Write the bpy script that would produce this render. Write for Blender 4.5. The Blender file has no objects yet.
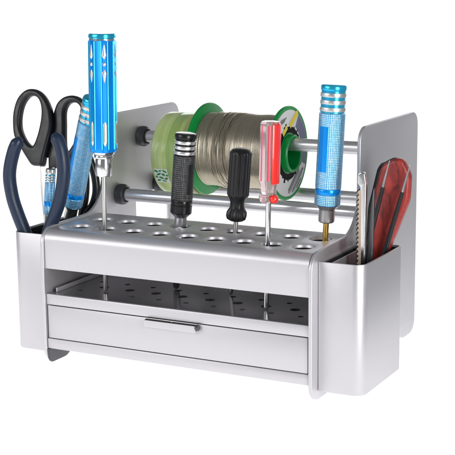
import bpy, bmesh, math, random
from mathutils import Vector, Matrix, Quaternion
random.seed(4)
SC = bpy.context.scene
C = SC.collection
MM = 0.001
DZ = -22.5            # the feet stand on z = 0
PI = math.pi


def W(x, y, z):
    """millimetres in the stand's frame -> metres in the world"""
    return Vector((x * MM, y * MM, (z + DZ) * MM))


# ---------------------------------------------------------------- camera
cam = bpy.data.cameras.new('camera')
cam.sensor_width = 36.0
cam.lens = 1310.374 / 455.0 * 36.0
cam.clip_start = 0.01
cam.clip_end = 100.0
camo = bpy.data.objects.new('camera', cam)
C.objects.link(camo)
right = Vector((0.88871355, 0.45836051, -0.00968843))
up = Vector((-0.0788977, 0.17372329, 0.98162894))
fwd = Vector((-0.45162305, 0.87162254, -0.19055384))
m = Matrix((right, up, -fwd)).transposed().to_4x4()
m.translation = W(599.334, -839.325, 331.512)
camo.matrix_world = m
SC.camera = camo

# ---------------------------------------------------------------- world and lamps
SC.view_settings.view_transform = 'Standard'
SC.view_settings.look = 'None'
SC.view_settings.exposure = 0.0
SC.view_settings.gamma = 1.0
world = bpy.data.worlds.new('World')
SC.world = world
world.use_nodes = True
bg = world.node_tree.nodes['Background']
bg.inputs['Color'].default_value = (0.95, 0.97, 1.0, 1)
bg.inputs['Strength'].default_value = 0.22


def area(name, loc, target, size, size_y, power, col=(1, 1, 1)):
    l = bpy.data.lights.new(name, 'AREA')
    l.shape = 'RECTANGLE'
    l.size = size
    l.size_y = size_y
    l.energy = power
    l.color = col
    o = bpy.data.objects.new(name, l)
    C.objects.link(o)
    o.location = loc
    d = Vector(target) - Vector(loc)
    o.rotation_euler = d.to_track_quat('-Z', 'Y').to_euler()
    return o


area('softbox', (-0.70, -1.15, 0.62), (0.1, 0.05, 0.1), 0.9, 0.6, 7.5)
tb = area('added_lamp_below', (-0.36, 0.16, -0.24), (-0.36, 0.16, 0.0), 1.5, 1.9, 19.4)  # added lamp under the sheet that whitens the floor
tb.rotation_euler = (PI, 0, 0.33)       # turned to the line of sight, shining up
area('added_lamp_behind', (-0.6, 1.7, 0.25), (-0.6, 0.9, 0.15), 2.4, 0.9, 23)  # added lamp behind the sweep that whitens the backdrop
area('strip_softbox', (0.95, -0.42, 0.26), (0.26, 0.05, 0.1), 0.3, 0.6, 6.2)


# ---------------------------------------------------------------- materials
def mat(name, col, metal=0.0, rough=0.5, **kw):
    mt = bpy.data.materials.new(name)
    mt.use_nodes = True
    b = mt.node_tree.nodes['Principled BSDF']
    b.inputs['Base Color'].default_value = (*col, 1)
    b.inputs['Metallic'].default_value = metal
    b.inputs['Roughness'].default_value = rough
    for k, v in kw.items():
        b.inputs[k.replace('_', ' ')].default_value = v
    return mt


def nd(mt, typ, **kw):
    n = mt.node_tree.nodes.new(typ)
    for k, v in kw.items():
        if k.startswith('i_'):
            n.inputs[k[2:].replace('_', ' ')].default_value = v
        else:
            setattr(n, k, v)
    return n


def lk(mt, a, b):
    mt.node_tree.links.new(a, b)


def bsdf(mt):
    return mt.node_tree.nodes['Principled BSDF']


def speckle(mt, scale, bump, rough_lo=None, rough_hi=None, colmix=None, detail=3.0, stretch=(1, 1, 1)):
    """fine grain: bump, uneven gloss and a little uneven colour"""
    tc = nd(mt, 'ShaderNodeTexCoord')
    mp = nd(mt, 'ShaderNodeMapping')
    mp.inputs['Scale'].default_value = stretch
    lk(mt, tc.outputs['Object'], mp.inputs['Vector'])
    no = nd(mt, 'ShaderNodeTexNoise', i_Scale=scale, i_Detail=detail)
    lk(mt, mp.outputs[0], no.inputs['Vector'])
    if bump:
        bu = nd(mt, 'ShaderNodeBump', i_Strength=bump, i_Distance=0.0003)
        lk(mt, no.outputs['Fac'], bu.inputs['Height'])
        lk(mt, bu.outputs[0], bsdf(mt).inputs['Normal'])
    if rough_lo is not None:
        n2 = nd(mt, 'ShaderNodeTexNoise', i_Scale=scale * 0.06, i_Detail=4.0)
        lk(mt, mp.outputs[0], n2.inputs['Vector'])
        mr = nd(mt, 'ShaderNodeMapRange', i_To_Min=rough_lo, i_To_Max=rough_hi)
        mr.inputs['From Min'].default_value = 0.3
        mr.inputs['From Max'].default_value = 0.7
        lk(mt, n2.outputs['Fac'], mr.inputs['Value'])
        lk(mt, mr.outputs[0], bsdf(mt).inputs['Roughness'])
    if colmix:
        mx = nd(mt, 'ShaderNodeMix', data_type='RGBA')
        mx.inputs['A'].default_value = (*colmix[0], 1)
        mx.inputs['B'].default_value = (*colmix[1], 1)
        lk(mt, no.outputs['Fac'], mx.inputs['Factor'])
        lk(mt, mx.outputs['Result'], bsdf(mt).inputs['Base Color'])
    return mt


M = {}
M['silver'] = speckle(mat('silver_anodised', (0.63, 0.615, 0.64), 0.74, 0.42), 3200, 0.16, 0.41, 0.44,
                      ((0.595, 0.58, 0.605), (0.655, 0.64, 0.665)))
M['lower'] = speckle(mat('lower_shelf_metal', (0.40, 0.39, 0.40), 0.85, 0.17), 2600, 0.02)
M['panel'] = speckle(mat('dark_inner_sheet', (0.022, 0.022, 0.023), 0.1, 0.55), 2600, 0.05)  # near-black, stands for shade behind and below the shelf holes
M['rod'] = speckle(mat('brushed_rod', (0.70, 0.70, 0.72), 0.85, 0.28), 900, 0.15, 0.22, 0.36, stretch=(0.05, 1, 1))
M['collar'] = speckle(mat('dark_steel_collar', (0.085, 0.085, 0.095), 0.5, 0.4), 900, 0.1, 0.3, 0.5)
M['dark'] = mat('near_black', (0.012, 0.012, 0.012), 0, 0.7)
M['chrome'] = speckle(mat('chrome', (0.78, 0.78, 0.78), 1.0, 0.16), 1500, 0.05, 0.1, 0.26)
M['satin'] = speckle(mat('satin_steel', (0.62, 0.61, 0.60), 1.0, 0.33), 1500, 0.1, 0.26, 0.42)
M['steeldark'] = speckle(mat('dark_steel', (0.16, 0.16, 0.17), 0.9, 0.35), 1500, 0.1, 0.28, 0.45)
M['brass'] = speckle(mat('brass_gold', (0.78, 0.50, 0.13), 1.0, 0.24), 1500, 0.08, 0.18, 0.32)
M['blue'] = speckle(mat('blue_anodised', (0.0, 0.33, 1.0), 0.45, 0.25), 3000, 0.02)
M['cyan'] = speckle(mat('blue_anodised_edge', (0.04, 0.58, 0.92), 0.75, 0.22), 3000, 0.02)
M['inlay'] = speckle(mat('bare_metal_cut', (0.80, 0.79, 0.78), 0.9, 0.3), 2000, 0.1, 0.24, 0.4)
M['black'] = speckle(mat('black_plastic', (0.012, 0.012, 0.014), 0, 0.36), 1600, 0.12, 0.28, 0.46)
M['blackgloss'] = speckle(mat('black_anodised', (0.014, 0.014, 0.015), 0.3, 0.2), 1600, 0.05, 0.14, 0.3)
M['navy'] = speckle(mat('navy_dipped_rubber', (0.012, 0.026, 0.060), 0, 0.42), 1400, 0.15, 0.34, 0.5)
M['green'] = speckle(mat('green_plastic', (0.0, 0.30, 0.055), 0, 0.32), 700, 0.06, 0.25, 0.4)
M['white'] = speckle(mat('label_paper', (0.74, 0.74, 0.72), 0, 0.45), 900, 0.05, 0.38, 0.5)
M['labelwhite'] = mat('tape_label_paper', (0.86, 0.87, 0.84), 0, 0.5)
M['yellow'] = mat('label_yellow', (0.80, 0.66, 0.04), 0, 0.45)
M['slate'] = speckle(mat('label_slate_blue', (0.13, 0.14, 0.24), 0, 0.45), 900, 0, None, None, ((0.11, 0.12, 0.2), (0.17, 0.18, 0.3)))
M['ink'] = mat('label_ink', (0.008, 0.008, 0.009), 0, 0.75, Specular_IOR_Level=0.2)
M['redplastic'] = speckle(mat('red_plastic', (0.88, 0.035, 0.025), 0, 0.24, Coat_Weight=0.4), 900, 0.03, 0.18, 0.3)
M['clear'] = mat('clear_acrylic', (0.98, 0.80, 0.82), 0, 0.10, Transmission_Weight=0.8, IOR=1.36, Coat_Weight=0.3)
M['pinkcore'] = mat('red_core', (0.70, 0.07, 0.11), 0, 0.3)
M['tape'] = mat('pale_green_tape', (0.42, 0.60, 0.22), 0, 0.3, Coat_Weight=0.2)
M['wire'] = speckle(mat('solder_wire', (0.50, 0.45, 0.35), 1.0, 0.34), 260, 0.05, 0.28, 0.42,
                    ((0.42, 0.37, 0.285), (0.62, 0.56, 0.45)), stretch=(6, 1, 1))
M['tan'] = speckle(mat('tan_blade', (0.52, 0.40, 0.30), 0.3, 0.45), 500, 0.1, 0.4, 0.55, ((0.45, 0.33, 0.25), (0.62, 0.52, 0.42)))


def tape_nodes():
    mt = M['tape']
    tc = nd(mt, 'ShaderNodeTexCoord')
    no = nd(mt, 'ShaderNodeTexNoise', i_Scale=26.0, i_Detail=4.0)
    mp = nd(mt, 'ShaderNodeMapping')
    mp.inputs['Scale'].default_value = (6, 1, 1)
    lk(mt, tc.outputs['Object'], mp.inputs['Vector'])
    lk(mt, mp.outputs[0], no.inputs['Vector'])
    cr = nd(mt, 'ShaderNodeValToRGB')
    e = cr.color_ramp.elements
    e[0].position = 0.32
    e[0].color = (0.42, 0.56, 0.17, 1)
    e[1].position = 0.68
    e[1].color = (0.66, 0.77, 0.36, 1)
    lk(mt, no.outputs['Fac'], cr.inputs['Fac'])
    sx = nd(mt, 'ShaderNodeSeparateXYZ')
    lk(mt, tc.outputs['Object'], sx.inputs[0])
    mr = nd(mt, 'ShaderNodeMapRange')
    mr.inputs['From Min'].default_value = -0.015
    mr.inputs['From Max'].default_value = 0.0195
    lk(mt, sx.outputs['X'], mr.inputs['Value'])
    band = nd(mt, 'ShaderNodeValToRGB')
    band.color_ramp.interpolation = 'EASE'
    b = band.color_ramp.elements
    b[0].position, b[0].color = 0.40, (1.0, 1.0, 1.0, 1)
    b[1].position, b[1].color = 0.46, (0.72, 0.84, 0.66, 1)
    for p, c in ((0.66, (0.74, 0.86, 0.68, 1)), (0.72, (0.96, 0.94, 0.82, 1)), (0.90, (0.9, 0.86, 0.66, 1)), (0.96, (0.62, 0.5, 0.36, 1))):
        q = b.new(p)
        q.color = c
    lk(mt, mr.outputs[0], band.inputs['Fac'])
    mu = nd(mt, 'ShaderNodeMix', data_type='RGBA', blend_type='MULTIPLY')
    mu.inputs['Factor'].default_value = 1.0
    lk(mt, cr.outputs[0], mu.inputs['A'])
    lk(mt, band.outputs[0], mu.inputs['B'])
    lk(mt, mu.outputs['Result'], bsdf(mt).inputs['Base Color'])


tape_nodes()


def knurl_mat(name, base, tip, n, pitch, metal, tipmetal):
    """diamond knurl round the local Z axis: relief plus pale points, worn bare metal and sparkle put into the colour"""
    mt = mat(name, base, metal, 0.3)
    tc = nd(mt, 'ShaderNodeTexCoord')
    sx = nd(mt, 'ShaderNodeSeparateXYZ')
    lk(mt, tc.outputs['Object'], sx.inputs[0])
    at = nd(mt, 'ShaderNodeMath', operation='ARCTAN2')
    lk(mt, sx.outputs['Y'], at.inputs[0])
    lk(mt, sx.outputs['X'], at.inputs[1])
    an = nd(mt, 'ShaderNodeMath', operation='MULTIPLY')
    an.inputs[1].default_value = n
    lk(mt, at.outputs[0], an.inputs[0])
    zz = nd(mt, 'ShaderNodeMath', operation='MULTIPLY')
    zz.inputs[1].default_value = 2 * PI / (pitch * MM)
    lk(mt, sx.outputs['Z'], zz.inputs[0])
    s = []
    for op in ('ADD', 'SUBTRACT'):
        q = nd(mt, 'ShaderNodeMath', operation=op)
        lk(mt, an.outputs[0], q.inputs[0])
        lk(mt, zz.outputs[0], q.inputs[1])
        w = nd(mt, 'ShaderNodeMath', operation='SINE')
        lk(mt, q.outputs[0], w.inputs[0])
        s.append(w)
    pr = nd(mt, 'ShaderNodeMath', operation='MULTIPLY')
    lk(mt, s[0].outputs[0], pr.inputs[0])
    lk(mt, s[1].outputs[0], pr.inputs[1])
    bu = nd(mt, 'ShaderNodeBump', i_Strength=0.34, i_Distance=0.0006)
    lk(mt, pr.outputs[0], bu.inputs['Height'])
    lk(mt, bu.outputs[0], bsdf(mt).inputs['Normal'])
    wn = nd(mt, 'ShaderNodeTexNoise', i_Scale=420.0, i_Detail=3.0)      # uneven wear and painted sparkle of the points
    lk(mt, tc.outputs['Object'], wn.inputs['Vector'])
    wm = nd(mt, 'ShaderNodeMath', operation='MULTIPLY_ADD')
    wm.inputs[1].default_value = 1.5
    wm.inputs[2].default_value = -0.75
    lk(mt, wn.outputs['Fac'], wm.inputs[0])
    ws = nd(mt, 'ShaderNodeMath', operation='ADD')
    lk(mt, pr.outputs[0], ws.inputs[0])
    lk(mt, wm.outputs[0], ws.inputs[1])
    cr = nd(mt, 'ShaderNodeMapRange')
    cr.inputs['From Min'].default_value = -0.05
    cr.inputs['From Max'].default_value = 0.60
    lk(mt, ws.outputs[0], cr.inputs['Value'])
    mx = nd(mt, 'ShaderNodeMix', data_type='RGBA')
    mx.inputs['A'].default_value = (*base, 1)
    mx.inputs['B'].default_value = (*tip, 1)
    lk(mt, cr.outputs[0], mx.inputs['Factor'])
    lk(mt, mx.outputs['Result'], bsdf(mt).inputs['Base Color'])
    mr = nd(mt, 'ShaderNodeMapRange')
    mr.inputs['To Min'].default_value = metal
    mr.inputs['To Max'].default_value = tipmetal
    lk(mt, cr.outputs[0], mr.inputs['Value'])
    lk(mt, mr.outputs[0], bsdf(mt).inputs['Metallic'])
    return mt


M['knurlblue'] = knurl_mat('blue_knurl', (0.09, 0.50, 0.92), (0.80, 0.87, 0.92), 24, 2.6, 0.8, 0.92)
M['knurlblack'] = knurl_mat('black_knurl', (0.012, 0.012, 0.013), (0.16, 0.16, 0.16), 22, 3.2, 0.3, 0.6)


def marble():
    mt = mat('mottled_red_handle', (0.25, 0.02, 0.02), 0, 0.42, Coat_Weight=0.08)
    tc = nd(mt, 'ShaderNodeTexCoord')
    mp = nd(mt, 'ShaderNodeMapping')
    mp.inputs['Scale'].default_value = (1.5, 1, 0.55)
    lk(mt, tc.outputs['Object'], mp.inputs['Vector'])
    no = nd(mt, 'ShaderNodeTexNoise', i_Scale=95.0, i_Detail=6.0, i_Roughness=0.6, i_Distortion=0.9)
    lk(mt, mp.outputs[0], no.inputs['Vector'])
    cr = nd(mt, 'ShaderNodeValToRGB')
    e = cr.color_ramp.elements
    e[0].position = 0.30
    e[0].color = (0.07, 0.012, 0.011, 1)
    e[1].position = 0.75
    e[1].color = (0.50, 0.055, 0.04, 1)
    q = e.new(0.5)
    q.color = (0.31, 0.028, 0.023, 1)
    lk(mt, no.outputs['Fac'], cr.inputs['Fac'])
    lk(mt, cr.outputs[0], bsdf(mt).inputs['Base Color'])
    bu = nd(mt, 'ShaderNodeBump', i_Strength=0.1, i_Distance=0.0006)
    lk(mt, no.outputs['Fac'], bu.inputs['Height'])
    lk(mt, bu.outputs[0], bsdf(mt).inputs['Normal'])
    return mt


M['marble'] = marble()


def acrylic():
    mt = bpy.data.materials.new('white_acrylic_sheet')  # translucent so the added lamps whiten it from below and behind
    mt.use_nodes = True
    nt = mt.node_tree
    nt.nodes.remove(nt.nodes['Principled BSDF'])
    out = nt.nodes['Material Output']
    d = nd(mt, 'ShaderNodeBsdfDiffuse')
    d.inputs['Color'].default_value = (0.9, 0.9, 0.9, 1)
    t = nd(mt, 'ShaderNodeBsdfTranslucent')
    t.inputs['Color'].default_value = (0.95, 0.95, 0.96, 1)
    mx = nd(mt, 'ShaderNodeMixShader')
    mx.inputs[0].default_value = 0.5
    lk(mt, d.outputs[0], mx.inputs[1])
    lk(mt, t.outputs[0], mx.inputs[2])
    lk(mt, mx.outputs[0], out.inputs['Surface'])
    return mt


M['acrylic'] = acrylic()


# ---------------------------------------------------------------- mesh helpers (all in millimetres)
def rounded(pts, n=7):
    """closed polygon [(x, y, r)] -> list of points with rounded corners"""
    out = []
    k = len(pts)
    for i in range(k):
        p = Vector(pts[i][:2])
        r = pts[i][2] if len(pts[i]) > 2 else 0
        a = Vector(pts[i - 1][:2]) - p
        b = Vector(pts[(i + 1) % k][:2]) - p
        if r <= 0:
            out.append(tuple(p))
            continue
        ang = a.angle(b)
        t = r / math.tan(ang / 2)
        t = min(t, a.length * 0.499, b.length * 0.499)
        r = t * math.tan(ang / 2)
        a.normalize()
        b.normalize()
        c = p + (a + b).normalized() * (r / math.sin(ang / 2))
        s = p + a * t - c
        e = p + b * t - c
        sw = s.angle_signed(e)
        for j in range(n + 1):
            th = -sw * j / n
            out.append((c.x + s.x * math.cos(th) - s.y * math.sin(th), c.y + s.x * math.sin(th) + s.y * math.cos(th)))
    return out


def smooth_loop(pts, n=5, closed=True):
    k = len(pts)
    out = []
    rng = range(k) if closed else range(k - 1)
    for i in rng:
        g = lambda j: Vector(pts[j % k] if closed else pts[max(0, min(k - 1, j))])
        p0, p1, p2, p3 = g(i - 1), g(i), g(i + 1), g(i + 2)
        for j in range(n):
            t = j / n
            out.append(tuple(0.5 * ((2 * p1) + (p2 - p0) * t + (2 * p0 - 5 * p1 + 4 * p2 - p3) * t * t + (3 * p1 - p0 - 3 * p2 + p3) * t ** 3)))
    if not closed:
        out.append(tuple(pts[-1]))
    return out


def frame(axis):
    q = Vector((0, 0, 1)).rotation_difference(Vector(axis).normalized())
    return q.to_matrix().to_4x4()


def place(loc, axis=(0, 0, 1), spin=0.0):
    return Matrix.Translation(Vector(loc)) @ frame(axis) @ Matrix.Rotation(spin, 4, 'Z')


AX_X = Matrix(((0, 0, 1, 0), (1, 0, 0, 0), (0, 1, 0, 0), (0, 0, 0, 1)))      # local z -> x, local x -> y, local y -> z
AX_Y = Matrix(((1, 0, 0, 0), (0, 0, -1, 0), (0, 1, 0, 0), (0, 0, 0, 1)))     # local x -> x, local y -> z, local z -> -y
I4 = Matrix.Identity(4)


class MB:
    def __init__(self):
        self.v, self.f = [], []

    def add(self, v, f, X=I4):
        n = len(self.v)
        self.v += [X @ Vector(p) for p in v]
        self.f += [[i + n for i in q] for q in f]
        return self

    def rings(self, rings, X=I4, cap0=True, cap1=True, closed=True):
        k = len(rings[0])
        v = [p for r in rings for p in r]
        f = []
        for i in range(len(rings) - 1):
            for j in range(k if closed else k - 1):
                a, b = i * k + j, i * k + (j + 1) % k
                f.append([a, b, b + k, a + k])
        if cap0:
            f.append(list(range(k))[::-1])
        if cap1:
            f.append([(len(rings) - 1) * k + j for j in range(k)])
        return self.add(v, f, X)

    def lathe(self, prof, seg=48, X=I4, fn=None, cap0=True, cap1=True):
        rs = []
        for r, h in prof:
            ring = []
            for j in range(seg):
                a = 2 * PI * j / seg
                rr = r * (fn(a, h) if fn else 1)
                ring.append((rr * math.cos(a), rr * math.sin(a), h))
            rs.append(ring)
        return self.rings(rs, X, cap0, cap1)

    def tube(self, path, rad, seg=16, X=I4, squash=None, cap=True):
        P = [Vector(p) for p in path]
        n = len(P)
        R = rad if isinstance(rad, (list, tuple)) else [rad] * n
        t0 = (P[1] - P[0]).normalized()
        u = t0.orthogonal().normalized()
        if squash:
            s = Vector(squash[0])
            u = (s - t0 * s.dot(t0)).normalized()
        rs = []
        for i in range(n):
            t = (P[min(i + 1, n - 1)] - P[max(i - 1, 0)]).normalized()
            u = (u - t * u.dot(t)).normalized()
            w = t.cross(u)
            k = squash[1] if squash else 1
            rs.append([tuple(P[i] + (u * k * math.cos(2 * PI * j / seg) + w * math.sin(2 * PI * j / seg)) * R[i]) for j in range(seg)])
        return self.rings(rs, X, cap, cap)

    def box(self, lo, hi, bev=0.0, X=I4, seg=2):
        bm = bmesh.new()
        bmesh.ops.create_cube(bm, size=1)
        c = [(a + b) / 2 for a, b in zip(lo, hi)]
        s = [b - a for a, b in zip(lo, hi)]
        for v in bm.verts:
            v.co = Vector([c[i] + v.co[i] * s[i] for i in range(3)])
        if bev:
            bmesh.ops.bevel(bm, geom=list(bm.edges), offset=bev, segments=seg, affect='EDGES', profile=0.5)
        bm.verts.index_update()
        self.add([v.co[:] for v in bm.verts], [[v.index for v in f.verts] for f in bm.faces], X)
        bm.free()
        return self

    def plate(self, outline, holes, thick, bev, X=I4, res=2):
        """flat outline with holes, given thickness with rounded edges; centred on local z = 0"""
        cu = bpy.data.curves.new('tmp', 'CURVE')
        cu.dimensions = '2D'
        cu.fill_mode = 'BOTH'
        cu.extrude = thick / 2 - bev
        cu.bevel_depth = bev
        cu.offset = -bev
        cu.bevel_resolution = res
        for lp in [outline] + list(holes):
            sp = cu.splines.new('POLY')
            sp.points.add(len(lp) - 1)
            for i, p in enumerate(lp):
                sp.points[i].co = (p[0], p[1], 0, 1)
            sp.use_cyclic_u = True
        o = bpy.data.objects.new('tmp', cu)
        C.objects.link(o)
        dg = bpy.context.evaluated_depsgraph_get()
        me = bpy.data.meshes.new_from_object(o.evaluated_get(dg))
        self.add([v.co[:] for v in me.vertices], [list(p.vertices) for p in me.polygons], X)
        bpy.data.objects.remove(o)
        bpy.data.curves.remove(cu)
        bpy.data.meshes.remove(me)
        return self

    def build(self, name, mt, parent=None, X=None, smooth=35, world=True):
        """world=True: vertices are stand-frame mm; otherwise they are local mm of the parent thing"""
        me = bpy.data.meshes.new(name)
        if world:
            vs = [W(*p) for p in self.v]
        else:
            vs = [Vector(p) * MM for p in self.v]
        org = Vector((0, 0, 0))
        if world and parent is not None:
            org = top(parent).location.copy()
        elif world:
            xs = [p.x for p in vs]
            ys = [p.y for p in vs]
            org = Vector(((min(xs) + max(xs)) / 2, (min(ys) + max(ys)) / 2, min(p.z for p in vs)))
        me.from_pydata([p - org for p in vs], [], self.f)
        bm = bmesh.new()
        bm.from_mesh(me)
        bmesh.ops.remove_doubles(bm, verts=bm.verts, dist=0.00001)
        bmesh.ops.recalc_face_normals(bm, faces=bm.faces)
        bm.to_mesh(me)
        bm.free()
        me.polygons.foreach_set('use_smooth', [True] * len(me.polygons))
        me.set_sharp_from_angle(angle=math.radians(smooth))
        me.materials.append(M[mt])
        o = bpy.data.objects.new(name, me)
        C.objects.link(o)
        if parent is not None:
            o.parent = parent
        else:
            o.location = org
        return o


def top(o):
    while o.parent is not None:
        o = o.parent
    return o


def thing(name, label, cat, base, axis=(0, 0, 1), spin=0.0, group=None):
    o = bpy.data.objects.new(name, None)
    o.empty_display_size = 0.01
    C.objects.link(o)
    X = place(W(*base), axis, spin)
    o.matrix_world = X
    o.location, o.rotation_euler = X.to_translation(), X.to_euler()
    o['label'] = label
    o['category'] = cat
    if group:
        o['group'] = group
    return o


def lab(o, s):
    o['label'] = s
    return o


# ---------------------------------------------------------------- the setting: added white translucent sheet with a swept back, lit through to stay white
mb = MB()
prof = [(-1400, 0)]
prof += [(700, 0)]
for i in range(1, 13):
    a = i / 12 * PI * 0.44
    prof.append((700 + 260 * math.sin(a), 260 * (1 - math.cos(a))))
y0, z0 = prof[-1]
prof.append((y0 + 20, z0 + 95))
mb.rings([[(-1800, y, z - DZ) for y, z in prof], [(450, y, z - DZ) for y, z in prof]], cap0=False, cap1=False, closed=False)
g = mb.build('ground', 'acrylic')
g['kind'] = 'structure'

# ---------------------------------------------------------------- the stand
stand = thing('tool_stand', 'silver sheet metal tool stand with perforated shelf, drawer, side bins and spool rods', 'tool stand', (115, 110, 22.5))
prof = rounded([(-2, 133.6, 14), (30, 135, 0), (89.5, 135.6, 30), (90, 215, 13), (222, 215.4, 12), (222, 22.5, 12), (190, 22.5, 12), (182, 33, 6),
                (42, 33, 8), (31, 22.5, 17), (-2, 22.5, 14)], 9)
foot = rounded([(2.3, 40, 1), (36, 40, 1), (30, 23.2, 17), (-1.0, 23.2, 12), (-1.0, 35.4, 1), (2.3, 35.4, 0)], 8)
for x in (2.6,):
    MB().plate(foot, [], 1.8, 0.6, Matrix.Translation((x - 1.6, 0, 0)) @ AX_X, 3).build('foot_shade_pad', 'collar', stand, smooth=50)  # dark pad standing in for shade on the inner left foot
back = rounded([(192, 40, 2), (221, 40, 2), (221, 23.2, 11), (192, 23.2, 11)], 8)
for x in (2.6, 227.4):
    MB().plate(back, [], 5.0, 1.0, Matrix.Translation((x, 0, 0)) @ AX_X, 3).build('foot_shade_pad', 'collar', stand, smooth=50)  # rear pads keep the same dark tone
slot = rounded([(142, 139, 7), (200, 139, 7), (200, 104, 7), (142, 104, 7)])
for x, hs in ((-1.5, [slot]), (231.5, [])):
    MB().plate(prof, hs, 3.0, 0.9, Matrix.Translation((x, 0, 0)) @ AX_X, 3).build('side_panel', 'silver', stand, smooth=50)

X0, PX = 18.7, 24.4
YF, YB = 25.3, 57.8


def deck():
    mb = MB()
    # perforated top: one cell round every hole
    xs = [0.4] + [X0 + PX * (i + 0.5) for i in range(8)] + [229.6]
    ys = [9.0, 41.5, 82.0]
    for i in range(9):
        for j, yc in enumerate((YF, YB)):
            xc = X0 + PX * i
            x0, x1, ya, yb = xs[i], xs[i + 1], ys[j], ys[j + 1]
            N = 48
            rect = []
            for k in range(N):
                a = 2 * PI * k / N
                dx, dy = math.cos(a), math.sin(a)
                t = min(((x1 - xc) if dx > 0 else (x0 - xc)) / dx if abs(dx) > 1e-9 else 1e9,
                        ((yb - yc) if dy > 0 else (ya - yc)) / dy if abs(dy) > 1e-9 else 1e9)
                rect.append([xc + dx * t, yc + dy * t, 133])
            # snap the nearest ring point to each corner of the cell
            for cx, cy in ((x0, ya), (x1, ya), (x1, yb), (x0, yb)):
                q = min(rect, key=lambda p: (p[0] - cx) ** 2 + (p[1] - cy) ** 2)
                q[0], q[1] = cx, cy
            rs = [[tuple(p) for p in rect]]
            for r, z in ((9.2, 133), (9.05, 132.95), (8.9, 132.75), (8.75, 132.4), (8.15, 130.9), (8.15, 130.7), (8.6, 130.6), (10.5, 130.6)):
                rs.append([(xc + r * math.cos(2 * PI * k / N), yc + r * math.sin(2 * PI * k / N), z) for k in range(N)])
            mb.rings(rs, cap0=False, cap1=False)
    # bent front lip and back flange, one sheet 2 mm thick
    def bend(pts_out, pts_in):
        loop = pts_out + pts_in[::-1]
        mb.rings([[(x, y, z) for y, z in loop] for x in (0.4, 229.6)])
    R = 9.0
    arc = [(9 - R * math.sin(a), 124 + R * math.cos(a)) for a in [i / 12 * PI / 2 for i in range(13)]]
    arci = [(9 - (R - 2) * math.sin(a), 124 + (R - 2) * math.cos(a)) for a in [i / 12 * PI / 2 for i in range(13)]]
    bend(arc + [(0, 102.3), (0.25, 101.7), (0.8, 101.5)], arci + [(2, 102.2), (1.8, 101.7), (1.2, 101.5)])
    arc = [(82 + 5 * math.sin(a), 128 + 5 * math.cos(a)) for a in [i / 8 * PI / 2 for i in range(9)]]
    arci = [(82 + 3 * math.sin(a), 128 + 3 * math.cos(a)) for a in [i / 8 * PI / 2 for i in range(9)]]
    bend(arc + [(87, 118)], arci + [(85, 118)])
    # underside
    mb.add([(0.4, 9, 130.9), (229.6, 9, 130.9), (229.6, 9, 131), (0.4, 9, 131)], [[0, 1, 2, 3]])
    return mb.build('upper_shelf', 'silver', stand, smooth=40)


deck()
MB().box((0.6, 83.4, 105.2), (229.4, 84.8, 129.8), 0.2).build('hole_shade_panel', 'panel', stand)  # unseen dark sheet, puts shade into the upper shelf holes
MB().box((0.6, 83.0, 80.9), (229.4, 84.8, 105.0), 0.2).build('shelf_bounce_panel', 'silver', stand)  # unseen silver sheet added to lighten reflections in the lower shelf

# lower shelf: sheet with small holes and a folded front rail
circ = lambda cx, cy, r, n=24: [(cx + r * math.cos(-2 * PI * k / n), cy + r * math.sin(-2 * PI * k / n)) for k in range(n)]
hl = []
for i in range(9):
    hl += [circ(X0 + PX * i, 21.5, 2.3), circ(X0 + PX * i, 54.5, 2.3)]
    if i < 8:
        hl.append(circ(X0 + PX * (i + 0.5), 38.3, 4.0))
MB().plate([(0.4, 2.2), (229.6, 2.2), (229.6, 84.6), (0.4, 84.6)], hl, 1.6, 0.0, Matrix.Translation((0, 0, 80.0))).build('lower_shelf', 'lower', stand)
MB().box((2.0, 2.6, 77.0), (228.0, 84.0, 78.2), 0.1).build('hole_shade_sheet', 'panel', stand)  # added dark sheet, stands for shade seen through the lower holes
mb = MB()
mb.box((0.4, 0, 72.1), (229.6, 2.0, 80.8), 0.7)
mb.box((5.0, 7, 80.9), (6.2, 80, 84.6), 0.3)
mb.build('shelf_rail', 'silver', stand)

# drawer case: bottom lip, floor and back
mb = MB()
mb.box((0.4, -0.4, 35.7), (229.6, 2.0, 44.1), 0.7)
mb.box((5.4, 2.2, 36.2), (224.6, 88, 37.8), 0.2)
mb.box((0.4, 86.2, 38.0), (229.6, 88, 79.0), 0.2)
mb.box((0.4, 2.2, 40.2), (1.6, 86, 79.0), 0.2)
mb.box((228.4, 2.2, 40.2), (229.6, 86, 79.0), 0.2)
mb.build('drawer_case', 'silver', stand)

dr = MB()
dr.box((1.4, 0, 44.6), (228.8, 2.0, 71.5), 0.5)
dr.box((4, 2.0, 46), (226, 84, 47.4), 0.1)
dr.box((4, 2.0, 47.4), (5.2, 84, 66), 0.1)
dr.box((224.8, 2.0, 47.4), (226, 84, 66), 0.1)
dr.box((5.2, 82.8, 47.4), (224.8, 84, 66), 0.1)
dro = dr.build('drawer', 'silver', stand)
loop = rounded([(0.0, 64.8, 0), (-3.6, 64.8, 1.0), (-3.6, 70.5, 0.4), (-2.5, 70.5, 0.4), (-2.5, 66.3, 0.5), (0.0, 66.3, 0)], 4)
mb = MB()
mb.rings([[(x, y, z) for y, z in loop] for x in (93, 138)])
mb.build('drawer_pull', 'silver', dro)
for xa, xb in ((93.2, 114.6), (116.2, 137.8)):
    MB().box((xa, -2.4, 69.6), (xb, 0.4, 70.9), 0.1).build('pull_gap_shade', 'dark', dro)  # dark strips in place of the shadow gap above the pull
mb = MB()
mb.lathe([(0, -1.5), (2.0, -1.5), (2.4, -1.0), (2.4, 0.6), (2.0, 1.2), (0, 1.2)], 20, Matrix.Translation((139.0, -1.9, 69.3)) @ AX_X, cap0=False, cap1=False)
mb.build('pull_end', 'collar', dro)


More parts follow.
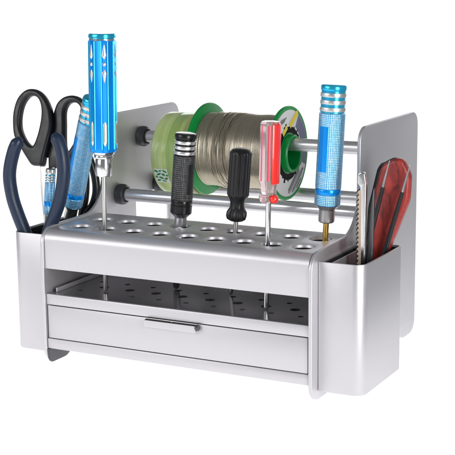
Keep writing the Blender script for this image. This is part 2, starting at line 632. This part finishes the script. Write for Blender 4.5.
def bin_(xa, xb, outer_right):
    """open box with rounded outer corners; the wall against the side panel stays square"""
    y0, y1, z0, z1 = 8.9, 89.3, 29.3, 126.8
    ro, ri = 9.0, 1.0

    def loop(d, z):
        a, b = xa + d, xb - d
        q = (ri, max(0.3, ro - d)) if outer_right else (max(0.3, ro - d), ri)
        pts = [(a, y0 + d, q[0]), (b, y0 + d, q[1]), (b, y1 - d, q[1] * 0.5), (a, y1 - d, q[0] * 0.5)]
        return [(x, y, z) for x, y in rounded(pts, 8)]
    mb = MB()
    rs = [loop(1.2, z0), loop(0.35, z0 + 0.35), loop(0, z0 + 1.2), loop(0, z1 - 0.4), loop(0.15, z1 - 0.1), loop(0.4, z1), loop(1.2, z1), loop(1.5, z1 - 0.1),
          loop(1.6, z1 - 0.4), loop(1.6, z0 + 1.6)]
    mb.rings(rs)
    bn = mb.build('side_bin', 'silver', stand, smooth=40)
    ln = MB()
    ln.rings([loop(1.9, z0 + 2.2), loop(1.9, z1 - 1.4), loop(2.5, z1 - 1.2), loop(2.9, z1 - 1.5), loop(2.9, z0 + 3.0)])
    ln.build('bin_dark_inside', 'panel', bn, smooth=40)  # near-black inner faces set just inside the bin walls
    return bn


b1 = bin_(-38.3, -3.1, False)
b2 = bin_(233.1, 268.3, True)
MB().box((238.8, 12.2, 33), (240.0, 86.0, 124.5), 0.3).build('bin_divider', 'silver', b2)
MB().box((-11.0, 12.2, 33), (-9.8, 86.0, 112), 0.3).build('bin_divider', 'silver', b1)

for y, z in ((151, 190.7), (113.5, 144.4), (179, 144.4)):
    T = Matrix.Translation((0, y, z)) @ AX_X
    rod = MB().lathe([(0, 0.2), (5.0, 0.2), (5.4, 0.6), (5.4, 229.4), (5.0, 229.8), (0, 229.8)], 40, T, cap0=False, cap1=False).build('rod', 'rod', stand)
    for s in (1, -1):
        pr_ = [(5.6, 0.3), (8.2, 0.3), (8.9, 1.2), (9.1, 3), (8.9, 5.4), (8.0, 7.2), (6.9, 7.8), (6.3, 7.4), (6.0, 5.0), (5.6, 5.0)]
        pr_ = [(r, h if s > 0 else 230 - h) for r, h in pr_]
        MB().lathe(pr_, 40, T, cap0=False, cap1=False).build('rod_collar', 'collar', rod)

# ---------------------------------------------------------------- spools on the upper rod
sp = thing('solder_spool', 'fat spool of grey solder wire with green plastic flanges, hanging on the upper rod', 'spool', (70, 151, 143.5))
T = Matrix.Translation((0, 151, 183)) @ AX_X


def flange(x, s):
    pr_ = [(15.9, 0), (38.6, 0), (39.4, 0.4), (39.7, 1.2), (39.7, 2.2), (39.4, 3.0), (38.6, 3.3), (37.4, 3.1), (15.9, 3.1)]
    pr_ = [(r, x + s * h) for r, h in pr_]
    return MB().lathe(pr_, 96, T, cap0=False, cap1=False).build('flange', 'green', sp)


f1 = flange(70.5, -1)
f2 = flange(141.5, 1)
pr_ = [(13.2, 63), (15.8, 63), (15.8, 149.2), (15.2, 150.0), (13.8, 150.0), (13.2, 149.2), (13.2, 63)]
MB().lathe(pr_, 64, T, cap0=False, cap1=False).build('hub', 'green', sp)
pr_ = [(15.9, 70.6)]
x = 70.6
rnd = random.Random(2)
while x < 141.0:
    w = 0.95 + rnd.uniform(-0.06, 0.06)
    base_r = 31.0 + 0.35 * math.sin(x * 0.31) + rnd.uniform(-0.12, 0.12)
    for t in (0.08, 0.3, 0.5, 0.7, 0.92):
        pr_.append((base_r + 0.42 * math.sin(t * PI), x + t * w))
    x += w
pr_.append((15.9, 141.4))
wire = MB().lathe(pr_, 96, T, cap0=False, cap1=False).build('wire_winding', 'wire', sp, smooth=60)
mb = MB()
for k in range(9):
    xa = 88 + rnd.uniform(0, 20)
    sl = rnd.uniform(-9, 9)
    a0 = rnd.uniform(0, 1)
    path = []
    for j in range(49):
        a = a0 + j / 48 * 2 * PI * 0.97
        rr = 31.75 + 0.2 * (k % 3)
        path.append((xa + sl * math.sin(a * 0.5 + k), 151 + rr * math.cos(a), 183 + rr * math.sin(a)))
    mb.tube(path, 0.5, 8)
mb.build('loose_turns', 'wire', sp)


def sector(r0, r1, a0, a1, x, n=24):
    """thin printed patch on the flange face; angles in degrees, 0 = towards the back, 90 = up"""
    v, f = [], []
    for i in range(n + 1):
        a = math.radians(a0 + (a1 - a0) * i / n)
        for r in (r0, r1):
            v.append((x, 151 + r * math.cos(a), 183 + r * math.sin(a)))
    for i in range(n):
        f.append([2 * i, 2 * i + 1, 2 * i + 3, 2 * i + 2])
    return v, f


def strip(u0, u1, w, x):
    """straight printed bar between two points of the flange face, (y, z) offsets from its centre"""
    a, b = Vector(u0), Vector(u1)
    n = Vector((-(b - a).y, (b - a).x)).normalized() * (w / 2)
    return [(x, 151 + p.x, 183 + p.y) for p in (a - n, b - n, b + n, a + n)], [[0, 1, 2, 3]]


XL = 144.8
mb = MB()
mb.lathe([(17.0, XL - 0.3), (17.0, XL), (36.4, XL), (36.4, XL - 0.3)], 96, T, cap0=False, cap1=False)
label = mb.build('spool_label', 'white', f2)
x = XL + 0.12
mb = MB()
mb.add(*sector(17.2, 22.5, -180, 180, x, 72))
for k in range(26):
    a = math.radians(-150 + k * 13.3 + rnd.uniform(-4, 4))
    r = rnd.uniform(22, 26)
    mb.add(*strip((22 * math.cos(a), 22 * math.sin(a)), (r * math.cos(a), r * math.sin(a)), rnd.uniform(1.2, 3.0), x))
for k in range(7):
    d = 23.8 + k * 1.75                       # distance of the line from the hub, running up towards the back
    n_, t_ = Vector((0.62, -0.78)), Vector((0.78, 0.62))
    h = math.sqrt(max(0.0, 35.2 ** 2 - d * d))
    u0, u1 = -h * rnd.uniform(0.75, 0.98), h * rnd.uniform(0.2, 0.9)
    mb.add(*strip(n_ * d + t_ * u0, n_ * d + t_ * u1, rnd.choice((0.35, 0.5, 0.9)), x))
for k in range(5):
    mb.add(*strip((-20 + k * 2.3, 24 + k * 0.6), (-14 + k * 2.3, 29.5 + k * 0.3), 0.6, x))
mb.build('label_print', 'ink', label)
MB().add(*sector(24.5, 36.0, -22, 58, x)).build('label_patch', 'slate', label)
mb = MB()
mb.add(*strip((1.5, 22.5), (17.5, 33.0), 5.0, x + 0.1))
mb.add(*strip((26, 1), (28, 8), 2.0, x + 0.1))
mb.add(*strip((-12, 16.5), (-4, 22.5), 4.0, x + 0.1))
mb.build('label_stripe', 'yellow', label)

tp = thing('tape_roll', 'pale green translucent tape roll beside the solder spool on the upper rod', 'tape roll', (46, 151, 142.6))
T2 = Matrix.Translation((0, 151, 178)) @ AX_X
pr_ = [(18.5, 31), (34.6, 31), (35.2, 31.5), (35.4, 32.2), (35.4, 45.6), (35.25, 46.0), (35.4, 46.3), (35.4, 64.6), (34.6, 65.4), (18.5, 65.4), (18.5, 31)]
MB().lathe(pr_, 96, T2, cap0=False, cap1=False).build('tape', 'tape', tp)
MB().lathe([(17.3, 31.2), (18.4, 31.2), (18.4, 65.2), (17.3, 65.2), (17.3, 31.2)], 64, T2, cap0=False, cap1=False).build('core', 'white', tp)


def curved_patch(x0, x1, a0, a1, r, n=10):
    v, f = [], []
    for i in range(n + 1):
        a = math.radians(a0 + (a1 - a0) * i / n)
        for xx in (x0, x1):
            v.append((xx, 151 + r * math.cos(a), 178 + r * math.sin(a)))
    for i in range(n):
        f.append([2 * i, 2 * i + 1, 2 * i + 3, 2 * i + 2])
    return v, f


tl = MB().add(*curved_patch(33.4, 46.4, 196, 219, 35.6)).build('tape_label', 'labelwhite', tp)
mb = MB()
for (xc, ac, rx, ra, tw) in ((35.4, 199.6, 1.9, 2.4, 0.5), (39.2, 199.0, 1.4, 1.6, -0.4), (43.6, 199.4, 2.2, 2.0, 0.7), (37.4, 204.2, 2.4, 2.0, -0.6), (41.8, 204.6, 1.7, 2.6, 0.3),
                            (45.2, 205.8, 1.0, 2.4, 0.0), (34.8, 208.8, 1.2, 2.4, 0.3), (39.2, 210.0, 2.3, 2.2, 0.5), (43.6, 211.2, 1.9, 2.4, -0.5), (36.0, 214.6, 2.0, 2.2, -0.4), (41.0, 215.8, 2.2, 1.8, 0.4)):
    v = []
    for k in range(16):
        t = 2 * PI * k / 16
        q = 1.0 - 0.28 * abs(math.sin(t))          # leaf-like blot
        u, w = rx * q * math.cos(t), ra * q * math.sin(t)
        a = math.radians(ac + w + u * tw)
        v.append((xc + u, 151 + 35.78 * math.cos(a), 178 + 35.78 * math.sin(a)))
    mb.add(v, [list(range(16))])
mb.build('label_print', 'green', tl)

# ---------------------------------------------------------------- drivers (local mm, z along the shaft from its tip)
VIEW = math.atan2(-839 - 25, 599 - 42)       # direction from the tools to where the photographer stands


def axis_of(p, q):
    return (Vector(q) - Vector(p)).normalized()


def dimpled(z0, z1, r):
    return [(r, z0), (r, z1)]


def knurled_driver(name, label, tip, head, mats, L, ferrule, shaft, panel=None, taper=True, fr=6.0, bands=True):
    """L: dict of heights along the axis; mats: body, band, knurl, ring, ferrule, shaft"""
    ax = axis_of(tip, head)
    t = thing(name, label, 'screwdriver', tip, ax)
    R, H0, H1 = L['R'], L['z0'], L['z1']          # radius, bottom and top of the handle
    mk = lambda mb, n, m_, par=t: mb.build(n, m_, par, world=False)
    # shaft
    mk(MB().lathe([(shaft * 0.55, 0), (shaft, 2.0), (shaft, L['zf'] + 1)], 20), 'shaft', mats['shaft'])
    f = MB()
    f.lathe([(fr * 0.8, L['zf']), (fr * 0.97, L['zf'] + 0.8), (fr, L['zf'] + 2), (fr, H0 - 4.0), (fr + 0.3, H0 - 3.2), (R * 0.97, H0 - 0.1), (R * 0.9, H0 + 0.2)], 48)
    mk(f, 'ferrule', mats['ferrule'])
    # handle: knurled grip between smooth bands and rings
    zt = H1 - L['rings']
    zb = H0 + L['low']
    g = MB()
    g.lathe([(R * 0.94, zb), (R, zb + 0.5), (R, zt - 0.5), (R * 0.94, zt)], 72)
    grip = mk(g, 'grip', mats['knurl'])
    lo = MB()
    lo.lathe([(R * 0.93, H0), (R, H0 + 0.7), (R, zb - 4.2), (R * 0.97, zb - 3.9)], 64)
    mk(lo, 'lower_collar', mats['low'])
    bd = MB()
    bd.lathe([(R * 0.97, zb - 3.95), (R * 0.985, zb - 3.6), (R * 0.985, zb - 0.4), (R * 0.97, zb)], 64)
    mk(bd, 'band', mats['band'])
    # ring stack under the cap
    n = 3
    st = L['rings'] - 5.0
    w = st / n
    gv = MB()
    gv.lathe([(R * 0.9, zt - 0.2), (R * 0.93, zt), (R * 0.93, H1 - 4.6), (R * 0.9, H1 - 4.4)], 64)
    mk(gv, 'ring_core', mats['body'])
    for k in range(n):
        z = zt + w * (k + 0.5)
        h = w * 0.52
        pr__ = [(R * 0.9, z - h / 2 - 0.5), (R * 0.98, z - h / 2), (R * 1.0, z), (R * 0.98, z + h / 2), (R * 0.9, z + h / 2 + 0.5)]
        mk(MB().lathe(pr__, 64), 'ring', mats['ring'])
    mk(MB().lathe([(R * 0.9, H1 - 4.6), (R * 0.97, H1 - 4.2), (R * 0.99, H1 - 3.2), (R * 0.98, H1 - 1.2), (R * 0.92, H1 - 0.3), (R * 0.8, H1), (0, H1)], 64, cap1=False), 'end_cap', mats['cap'])
    if panel:
        a0, a1, pz0, pz1, pm = panel
        rs = []
        N = 14
        for z, rr in ((pz0, 0.95), (pz0 + 0.3, 1.015), (pz0 + 2.0, 1.02), (pz1 - 2.0, 1.02), (pz1 - 0.3, 1.015), (pz1, 0.95)):
            ring = []
            for j in range(N + 1):
                a = a0 + (a1 - a0) * j / N
                e = 0.96 if j in (0, N) else 1.0
                ring.append((R * rr * e * math.cos(a), R * rr * e * math.sin(a), z))
            rs.append(ring)
        mk(MB().rings(rs, closed=False, cap0=False, cap1=False), 'grip_panel', pm, grip)
    return t


bl = dict(body='cyan', band='blue', knurl='knurlblue', ring='inlay', ferrule='satin', shaft='brass', low='knurlblue', cap='cyan')
knurled_driver('nut_driver', 'blue knurled driver with brass shaft standing in the shelf next to the right bin', (214.9, 57.8, 81.4), (224.2, 57.8, 250.4), bl,
               dict(R=9.8, z0=78.5, z1=169.3, zf=64.8, rings=21, low=12.5), 6, 2.2, panel=(VIEW - 1.25, VIEW - 0.35, 104, 138.5, 'blue'), fr=6.2)
bl2 = dict(bl, shaft='satin')
knurled_driver('hex_driver', 'large blue knurled driver leaning in the left bin behind the hexagonal handle', (-32.7, 73.3, 98), (17.8, 50.2, 234), bl2,
               dict(R=8.6, z0=47, z1=146.8, zf=33, rings=21.5, low=12.5), 6, 2.2, panel=(VIEW - 1.75, VIEW - 0.75, 72, 112, 'blue'), fr=5.4)
bk = dict(body='blackgloss', band='blackgloss', knurl='knurlblack', ring='inlay', ferrule='chrome', shaft='steeldark', low='blackgloss', cap='blackgloss')
knurled_driver('bit_driver', 'black knurled driver with three silver rings, standing in front of the tape roll', (87.1, 57.8, 81.4), (98.5, 57.8, 208.3), bk,
               dict(R=8.7, z0=63, z1=127.4, zf=30, rings=17.5, low=10.5), 5, 2.6, panel=(VIEW + 0.2, VIEW + 1.05, 79, 104, 'black'), fr=4.9)
sb = dict(body='cyan', band='blue', knurl='knurlblue', ring='inlay', ferrule='satin', shaft='satin', low='knurlblue', cap='inlay')
knurled_driver('slim_driver', 'slim blue metal driver half hidden between the navy plier handles', (-27.7, 39, 84), (-18.2, 39, 177), sb,
               dict(R=4.3, z0=54, z1=92, zf=36, rings=11, low=11), 5, 1.8, fr=3.6)


# tall hexagonal driver
def hexagonal():
    tip, head = (40.3, 25.3, 81.4), (43.7, 25.3, 287.0)
    t = thing('hex_handle_driver', 'tall driver with bright blue hexagonal handle and silver inlays, left end of shelf', 'screwdriver', tip, axis_of(tip, head))
    mk = lambda mb, n, m_, par=t: mb.build(n, m_, par, world=False)
    R = 10.9
    rot = VIEW + math.radians(8)

    def sect(k, z):
        pts = []
        for i in range(6):
            a = rot + i * PI / 3
            for da, rr in ((-0.30, 0.955), (-0.225, 0.985), (-0.19, 0.945), (-0.14, 0.99), (0.14, 0.99), (0.19, 0.945), (0.225, 0.985), (0.30, 0.955)):
                pts.append((R * k * rr * math.cos(a + da), R * k * rr * math.sin(a + da), z))
        return pts
    mb = MB()
    mb.rings([sect(0.90, 113.2), sect(0.99, 114.6), sect(1.0, 116), sect(1.0, 200), sect(0.97, 200.6)])
    h = mk(mb, 'handle', 'blue')
    # bright bevelled edges and milled silver cuts on the six ribs
    edge = MB()
    for i in range(6):
        a = rot + i * PI / 3
        ca, sa = math.cos(a), math.sin(a)
        for da in (-0.25, 0.25):
            edge.tube([(R * 0.955 * math.cos(a + da), R * 0.955 * math.sin(a + da), z) for z in (116, 199.6)], 0.7, 10)
        rr = R * 0.985

        def pod(z0, z1, w0, w1, zmax, soft=1.0):
            path, rad = [], []
            for j in range(15):
                s = j / 14
                z = z0 + (z1 - z0) * s
                path.append((rr * ca, rr * sa, z))
                b = (z - z0) / (zmax - z0) if z < zmax else (z1 - z) / (z1 - zmax)
                b = max(0.0, min(1.0, b))
                b = min(1.0, b * soft)
                rad.append(max(0.05, (w0 + (w1 - w0) * s) * (b ** 0.75)))
            mk(MB().tube(path, rad, 14, squash=((ca, sa, 0), 0.42)), 'silver_cut', 'inlay', h)
        pod(118.5, 138.0, 1.6, 1.6, 128, 4.0)
        pod(168, 178.5, 1.9, 1.9, 175.5)
        pod(180.6, 184.0, 1.5, 1.5, 182.3, 1.6)
        pod(186, 197.5, 1.9, 1.9, 188.8)
    mk(edge, 'edge_bevel', 'cyan', h)
    mk(MB().lathe([(9.6, 199.6), (10.4, 200.0), (10.4, 201.4), (10.0, 201.8)], 64), 'cap_ring', 'chrome')
    mk(MB().lathe([(10.0, 201.7), (10.7, 202.2), (10.8, 203.4), (10.5, 204.8), (9.6, 205.5), (0, 205.7)], 64, cap1=False), 'end_cap', 'cyan')
    pr__ = [(3.2, 93.4), (5.9, 93.8), (6.5, 94.8), (6.6, 106.6), (6.2, 107.3), (6.2, 108.0), (7.4, 108.4), (7.7, 109.6), (7.3, 110.6), (8.6, 111.8), (9.2, 113.4), (8.5, 113.8)]
    mk(MB().lathe(pr__, 56, fn=lambda a, z: 1.0 if z < 108.2 else 1 + 0.05 * math.cos(6 * (a - rot))), 'collar', 'chrome')
    mk(MB().lathe([(1.2, 0), (1.9, 1.2), (1.9, 94)], 24), 'shaft', 'satin')


hexagonal()


def fluted():
    tip, head = (136.8, 57.8, 81.4), (147.2, 57.8, 198.9)
    t = thing('fluted_screwdriver', 'small black plastic screwdriver with fluted handle in front of the solder spool', 'screwdriver', tip, axis_of(tip, head))
    mk = lambda mb, n, m_: mb.build(n, m_, t, world=False, smooth=60)

    def fl(a, z):
        k = 0.075 * (abs(math.sin(a * 6)) ** 0.6) - 0.04 if 81 < z < 114.5 else 0.0
        if 60.4 < z < 69.8:
            k = 0.07 * math.cos(a * 8)
        return 1 + k
    R = 8.4
    pr__ = [(2.4, 60.2), (5.2, 60.4), (7.3, 62), (8.0, 64.5), (7.8, 67.2), (6.3, 69.6), (5.6, 71.5), (5.6, 74), (6.0, 76), (7.0, 78.4), (8.0, 80), (R, 81.2),
            (R, 82), (R, 95), (R, 113), (R, 114.2), (R * 0.97, 115.2), (R * 0.86, 116.5), (R * 0.55, 117.6), (0, 118.0)]
    mk(MB().lathe(pr__, 144, fn=fl, cap1=False), 'handle', 'black')
    mk(MB().lathe([(1.0, 0), (1.9, 3), (1.9, 62)], 20), 'shaft', 'satin')


fluted()


def clear_red():
    tip, head = (182.2, 27.6, 81.4), (186.6, 27.6, 224.6)
    t = thing('clear_screwdriver', 'small screwdriver with clear and red plastic handle and bright shaft', 'screwdriver', tip, axis_of(tip, head))
    mk = lambda mb, n, m_, par=t: mb.build(n, m_, par, world=False, smooth=30)
    R = 7.3

    def sec(k, z, r=R):
        n = 40
        pts = []
        for j in range(n):
            a = 2 * PI * j / n
            q = 1.0 / max(abs(math.cos(((a - VIEW + PI / 6) % (PI / 3)) - PI / 6)), 0.86)
            pts.append((r * k * 0.93 * q * math.cos(a), r * k * 0.93 * q * math.sin(a), z))
        return pts
    rs = [sec(0.55, 88), sec(0.75, 89.5), sec(0.78, 93), sec(0.82, 95.5), sec(0.98, 98.5), sec(1.0, 100), sec(1.0, 139.5), sec(0.97, 141.6), sec(0.86, 143), sec(0.5, 143.3)]
    h = mk(MB().rings(rs), 'handle', 'clear')
    # solid red side panel set round one third of the handle
    a0, a1 = VIEW + 0.12, VIEW + 1.45
    rs = []
    for k, z in ((0.75, 96.2), (1.06, 97.2), (1.10, 99), (1.10, 139), (1.07, 141), (0.75, 142.6)):
        ring = []
        for j in range(15):
            a = a0 + (a1 - a0) * j / 14
            ring.append((R * k * math.cos(a), R * k * math.sin(a), z))
        for j in range(15):
            a = a1 - (a1 - a0) * j / 14
            ring.append((R * 0.7 * math.cos(a), R * 0.7 * math.sin(a), z))
        rs.append(ring)
    mk(MB().rings(rs), 'red_panel', 'redplastic', h)
    mb = MB()
    # red seams showing at the corners of the clear side
    for da, r_, w in ((-1.12, 0.97, 0.5), (-0.22, 0.80, 1.5)):
        a = VIEW + da
        mb.tube([(R * r_ * math.cos(a), R * r_ * math.sin(a), z) for z in (99, 140.5)], w, 10)
    mk(mb, 'red_core', 'pinkcore', h)
    # round studs at the foot of the handle
    for i in range(4):
        a = VIEW + 0.75 + i * PI / 2
        st_ = MB()
        X = Matrix.Translation((5.0 * math.cos(a), 5.0 * math.sin(a), 85.6))
        st_.lathe([(0, -3.5), (2.2, -2.9), (3.3, -1.4), (3.6, 0), (3.3, 1.4), (2.2, 2.9), (0, 3.5)], 24, X, cap0=False, cap1=False)
        mk(st_, 'stud', 'redplastic' if i == 0 else 'clear', h)
    mk(MB().lathe([(1.2, 0), (2.1, 2.5), (2.1, 87.8)], 24), 'shaft', 'chrome')


clear_red()

# ---------------------------------------------------------------- tools in the left bin
pl = thing('pliers', 'pliers with navy blue dipped handles standing upside down in the left bin', 'pliers', (-20, 18, 31))
L_ = smooth_loop([(-31.0, 16, 202.6), (-37.6, 16, 192.5), (-43.0, 16, 173.4), (-41.7, 16.5, 155.3), (-38.0, 17.5, 141.4), (-32.2, 18.5, 126.1), (-28.2, 19, 116), (-23.5, 20, 100)], 6, False)
R_ = smooth_loop([(-0.4, 20, 207.5), (4.4, 20, 199), (7.0, 20, 188), (7.0, 20, 173.2), (2.2, 20, 152.6), (-7.5, 19.5, 130.5), (-13.0, 19, 117.7), (-17.5, 18, 100)], 6, False)
for path in (L_, R_):
    n = len(path)
    rad = [5.1 * min(1.0, 0.45 + 0.55 * min(1, i / 3.0)) for i in range(n)]
    MB().tube(path, rad, 20, squash=((0, 1, 0), 1.15)).build('handle', 'navy', pl, smooth=60)
mb = MB()
mb.lathe([(0, -5), (8, -5), (9, -4), (9, 4), (8, 5), (0, 5)], 32, Matrix.Translation((-20.5, 19, 86)) @ AX_Y, cap0=False, cap1=False)
mb.plate(smooth_loop([(-27, 97), (-29, 86), (-26, 70), (-22, 45), (-20.7, 32)]  + [(-19.6, 32), (-18, 45), (-14, 70), (-12, 86), (-14, 97)], 4), [], 6, 0.8, Matrix.Translation((0, 19, 0)) @ AX_Y)
mb.build('jaws', 'steeldark', pl)

sc = thing('scissors', 'scissors with black plastic finger loops up, in the left bin behind the pliers', 'scissors', (-28, 50, 40))
o1 = [(-56.3, 129.2), (-63.3, 127.3), (-70.0, 120.3), (-73.1, 109.1), (-72.7, 98.0), (-70.2, 87.9), (-63.2, 78.9), (-56.3, 70.8), (-50.6, 65.2), (-44.4, 64.7), (-39.9, 65.8), (-38.1, 74.3), (-35.2, 87.1), (-33.1, 97.3), (-33.8, 105.6), (-36.6, 114.7), (-42.4, 122.9), (-49.0, 127.8)]
h1 = [(-54.7, 123.4), (-59.7, 121.5), (-64.3, 114.5), (-66.0, 104.3), (-64.6, 95.0), (-59.7, 86.7), (-54.2, 81.9), (-50.1, 82.1), (-46.7, 90.7), (-44.6, 101.8), (-44.4, 110.2), (-46.0, 116.9), (-49.5, 121.8)]
o2 = [(-38.2, 97.2), (-35.8, 110.0), (-32.9, 117.7), (-27.3, 122.5), (-19.4, 124.4), (-12.3, 123.0), (-6.0, 118.7), (-2.3, 111.3), (-2.4, 100.5), (-5.4, 89.5), (-9.5, 79.3), (-15.7, 70.6), (-23.3, 65.1), (-29.1, 63.1), (-37.2, 62.6), (-40.9, 69.2), (-38.5, 79.5), (-36.4, 88.1)]
h2 = [(-25.2, 110.4), (-22.7, 116.4), (-17.9, 118.6), (-12.8, 117.6), (-9.5, 113.5), (-8.7, 104.4), (-10.7, 93.4), (-13.9, 84.9), (-18.3, 78.0), (-21.3, 77.0), (-23.2, 87.0), (-24.3, 99.5)]
LEAN = math.atan(0.19)


def leaning(y):
    """upright plane through (y, z = 110) tipped backwards: local x, local up, local towards the front"""
    return Matrix.Translation((0, y, 110)) @ Matrix.Rotation(-LEAN, 4, 'X') @ AX_Y


for o_, h_, y in ((o1, h1, 47), (o2, h2, 53)):
    MB().plate(smooth_loop(o_, 5), [smooth_loop(h_, 5)[::-1]], 7.6, 2.6, leaning(y), 4).build('finger_loop', 'black', sc, smooth=60)
for o_, y in (([(-45.5, 72), (-36, 72), (-31.5, 30), (-28.5, 10), (-26, -30), (-26, -66), (-29, -30), (-35.0, 12), (-41, 40)], 49.0),
              ([(-40, 72), (-31, 72), (-30, 40), (-27, 10), (-24, -30), (-25.5, -66), (-28, -30), (-31, 12), (-35, 40)], 51.2)):
    MB().plate(o_, [], 1.8, 0.4, leaning(y)).build('blade', 'satin', sc)
MB().lathe([(0, -2.4), (2.4, -2.4), (2.6, -2.0), (2.6, 2.0), (2.4, 2.4), (0, 2.4)], 24, leaning(50) @ Matrix.Translation((-29.5, 8, 0)), cap0=False, cap1=False).build('pivot', 'chrome', sc)

nip = thing('nippers', 'black glossy handled nippers in the left bin behind the leaning blue driver', 'nippers', (-18, 83, 31))
for path, r in (([(-12.6, 84.2, 183), (-9.3, 84, 177), (-4.9, 84, 163), (-4.3, 84, 150), (-8.3, 84, 138.5), (-14.8, 83, 129.5), (-18, 82, 110)], 3.4),
                ([(-16.5, 85, 181), (-15.4, 85, 172.6), (-15.2, 85, 155.4), (-16.4, 84.6, 142.3), (-19.5, 84, 129), (-21.5, 83, 110)], 3.4)):
    pth = smooth_loop(path, 6, False)
    MB().tube(pth, [r * min(1, 0.5 + i * 0.2) for i in range(len(pth))], 18).build('handle', 'blackgloss', nip, smooth=60)
MB().tube([(-19, 82, 112), (-19.5, 82, 80), (-20, 82, 33)], [5.5, 5, 1.2], 16).build('jaws', 'steeldark', nip)

# ---------------------------------------------------------------- tools in the right bin
sr = thing('serrated_saw', 'narrow chrome blade holder with serrated edge standing in the right bin', 'saw', (253.5, 40, 32))
MB().plate(rounded([(253.6, 32, 0.4), (256.6, 32, 0.4), (257.8, 181, 1.5), (256.6, 188.5, 2), (253.4, 189.8, 2.5), (251.0, 187.4, 2.0), (250.9, 181, 0.3), (253.0, 178, 0.3)], 5), [], 4.0, 1.1,
           Matrix.Translation((0, 40, 0)) @ AX_Y, 3).build('back_channel', 'chrome', sr)
teeth = []
z = 176.0
k = 0
while z > 100:
    teeth.append((250.4 if k % 2 else 252.0, z))
    z -= 1.75
    k += 1
MB().plate([(254.4, 100)] + [(254.4, 176)] + [(x + 0.7, zz) for x, zz in teeth], [], 1.6, 0.2, Matrix.Translation((0, 38.6, 0)) @ AX_Y).build('blade', 'tan', sr)
MB().plate([(253.4, 100)] + [(253.4, 177.5)] + [(x - 0.8, zz) for x, zz in teeth], [], 1.2, 0.2, Matrix.Translation((0, 40.4, 0)) @ AX_Y).build('blade_edge', 'dark', sr)

red_ = rounded([(266.5, 195.6, 9), (255.6, 189.8, 14), (247.6, 156, 40), (245.4, 112, 2), (250, 56, 2), (255, 56, 2), (258.4, 116, 2), (266.8, 135.5, 30), (277.8, 164, 26), (278.6, 183, 11), (272.6, 195.0, 9)], 6)
rt = thing('red_grip', 'broad mottled red grip of a tool standing in the right bin', 'tool grip', (254, 77, 32))
MB().plate(red_, [], 9, 3.0, Matrix.Translation((0, 77, 0)) @ AX_Y, 5).build('scale', 'marble', rt, smooth=60)
inn = [(x - 5.2 if x < 258 else x - 3.6, zz - 0.6) for x, zz in red_]
MB().plate(inn, [], 3.4, 1.2, Matrix.Translation((0, 83.4, 0)) @ AX_Y, 3).build('back_plate', 'blackgloss', rt, smooth=60)
MB().box((250.5, 75, 31.5), (255, 84, 66), 0.8).build('tang', 'steeldark', rt)

for pts, lb in (([(266.8, 62, 195.0), (262.0, 62, 175.4), (255.2, 62, 148.5), (247.6, 62, 117.3), (242.5, 61, 96)], 'silver tipped black probe lying across the left side of the red grip'),
                ([(280.9, 67, 191.8), (275.4, 67, 171.8), (267.6, 67, 144.1), (260.1, 67, 117.5), (254, 66, 96)], 'silver tipped black probe lying across the right side of the red grip')):
    pb = thing('needle_probe', lb, 'probe', pts[-1], group='needle probes in the right bin')
    a, b = Vector(pts[0]), Vector(pts[1])
    MB().tube([tuple(a), tuple(a.lerp(b, 0.5)), tuple(b + (b - a) * 0.05)], [0.4, 0.8, 1.2], 14).build('needle', 'chrome', pb, smooth=60)
    g_ = smooth_loop(pts[1:], 6, False)
    MB().tube(g_, [1.4 + 0.6 * min(1, i / 8) for i in range(len(g_))], 16).build('grip', 'black', pb, smooth=60)

sl = thing('dark_sliver', 'narrow dark metal sliver standing between the saw and the red grip', 'tweezers', (257, 44, 32))
MB().plate(smooth_loop([(261.4, 177), (259.0, 160), (256.8, 122), (256.2, 60), (256.5, 34), (258.5, 34), (259.5, 60), (260.6, 122), (261.6, 160)], 5), [], 3.0, 0.6, Matrix.Translation((0, 46, 0)) @ AX_Y).build('sliver', 'steeldark', sl)  # narrow dark upright piece between saw and grip
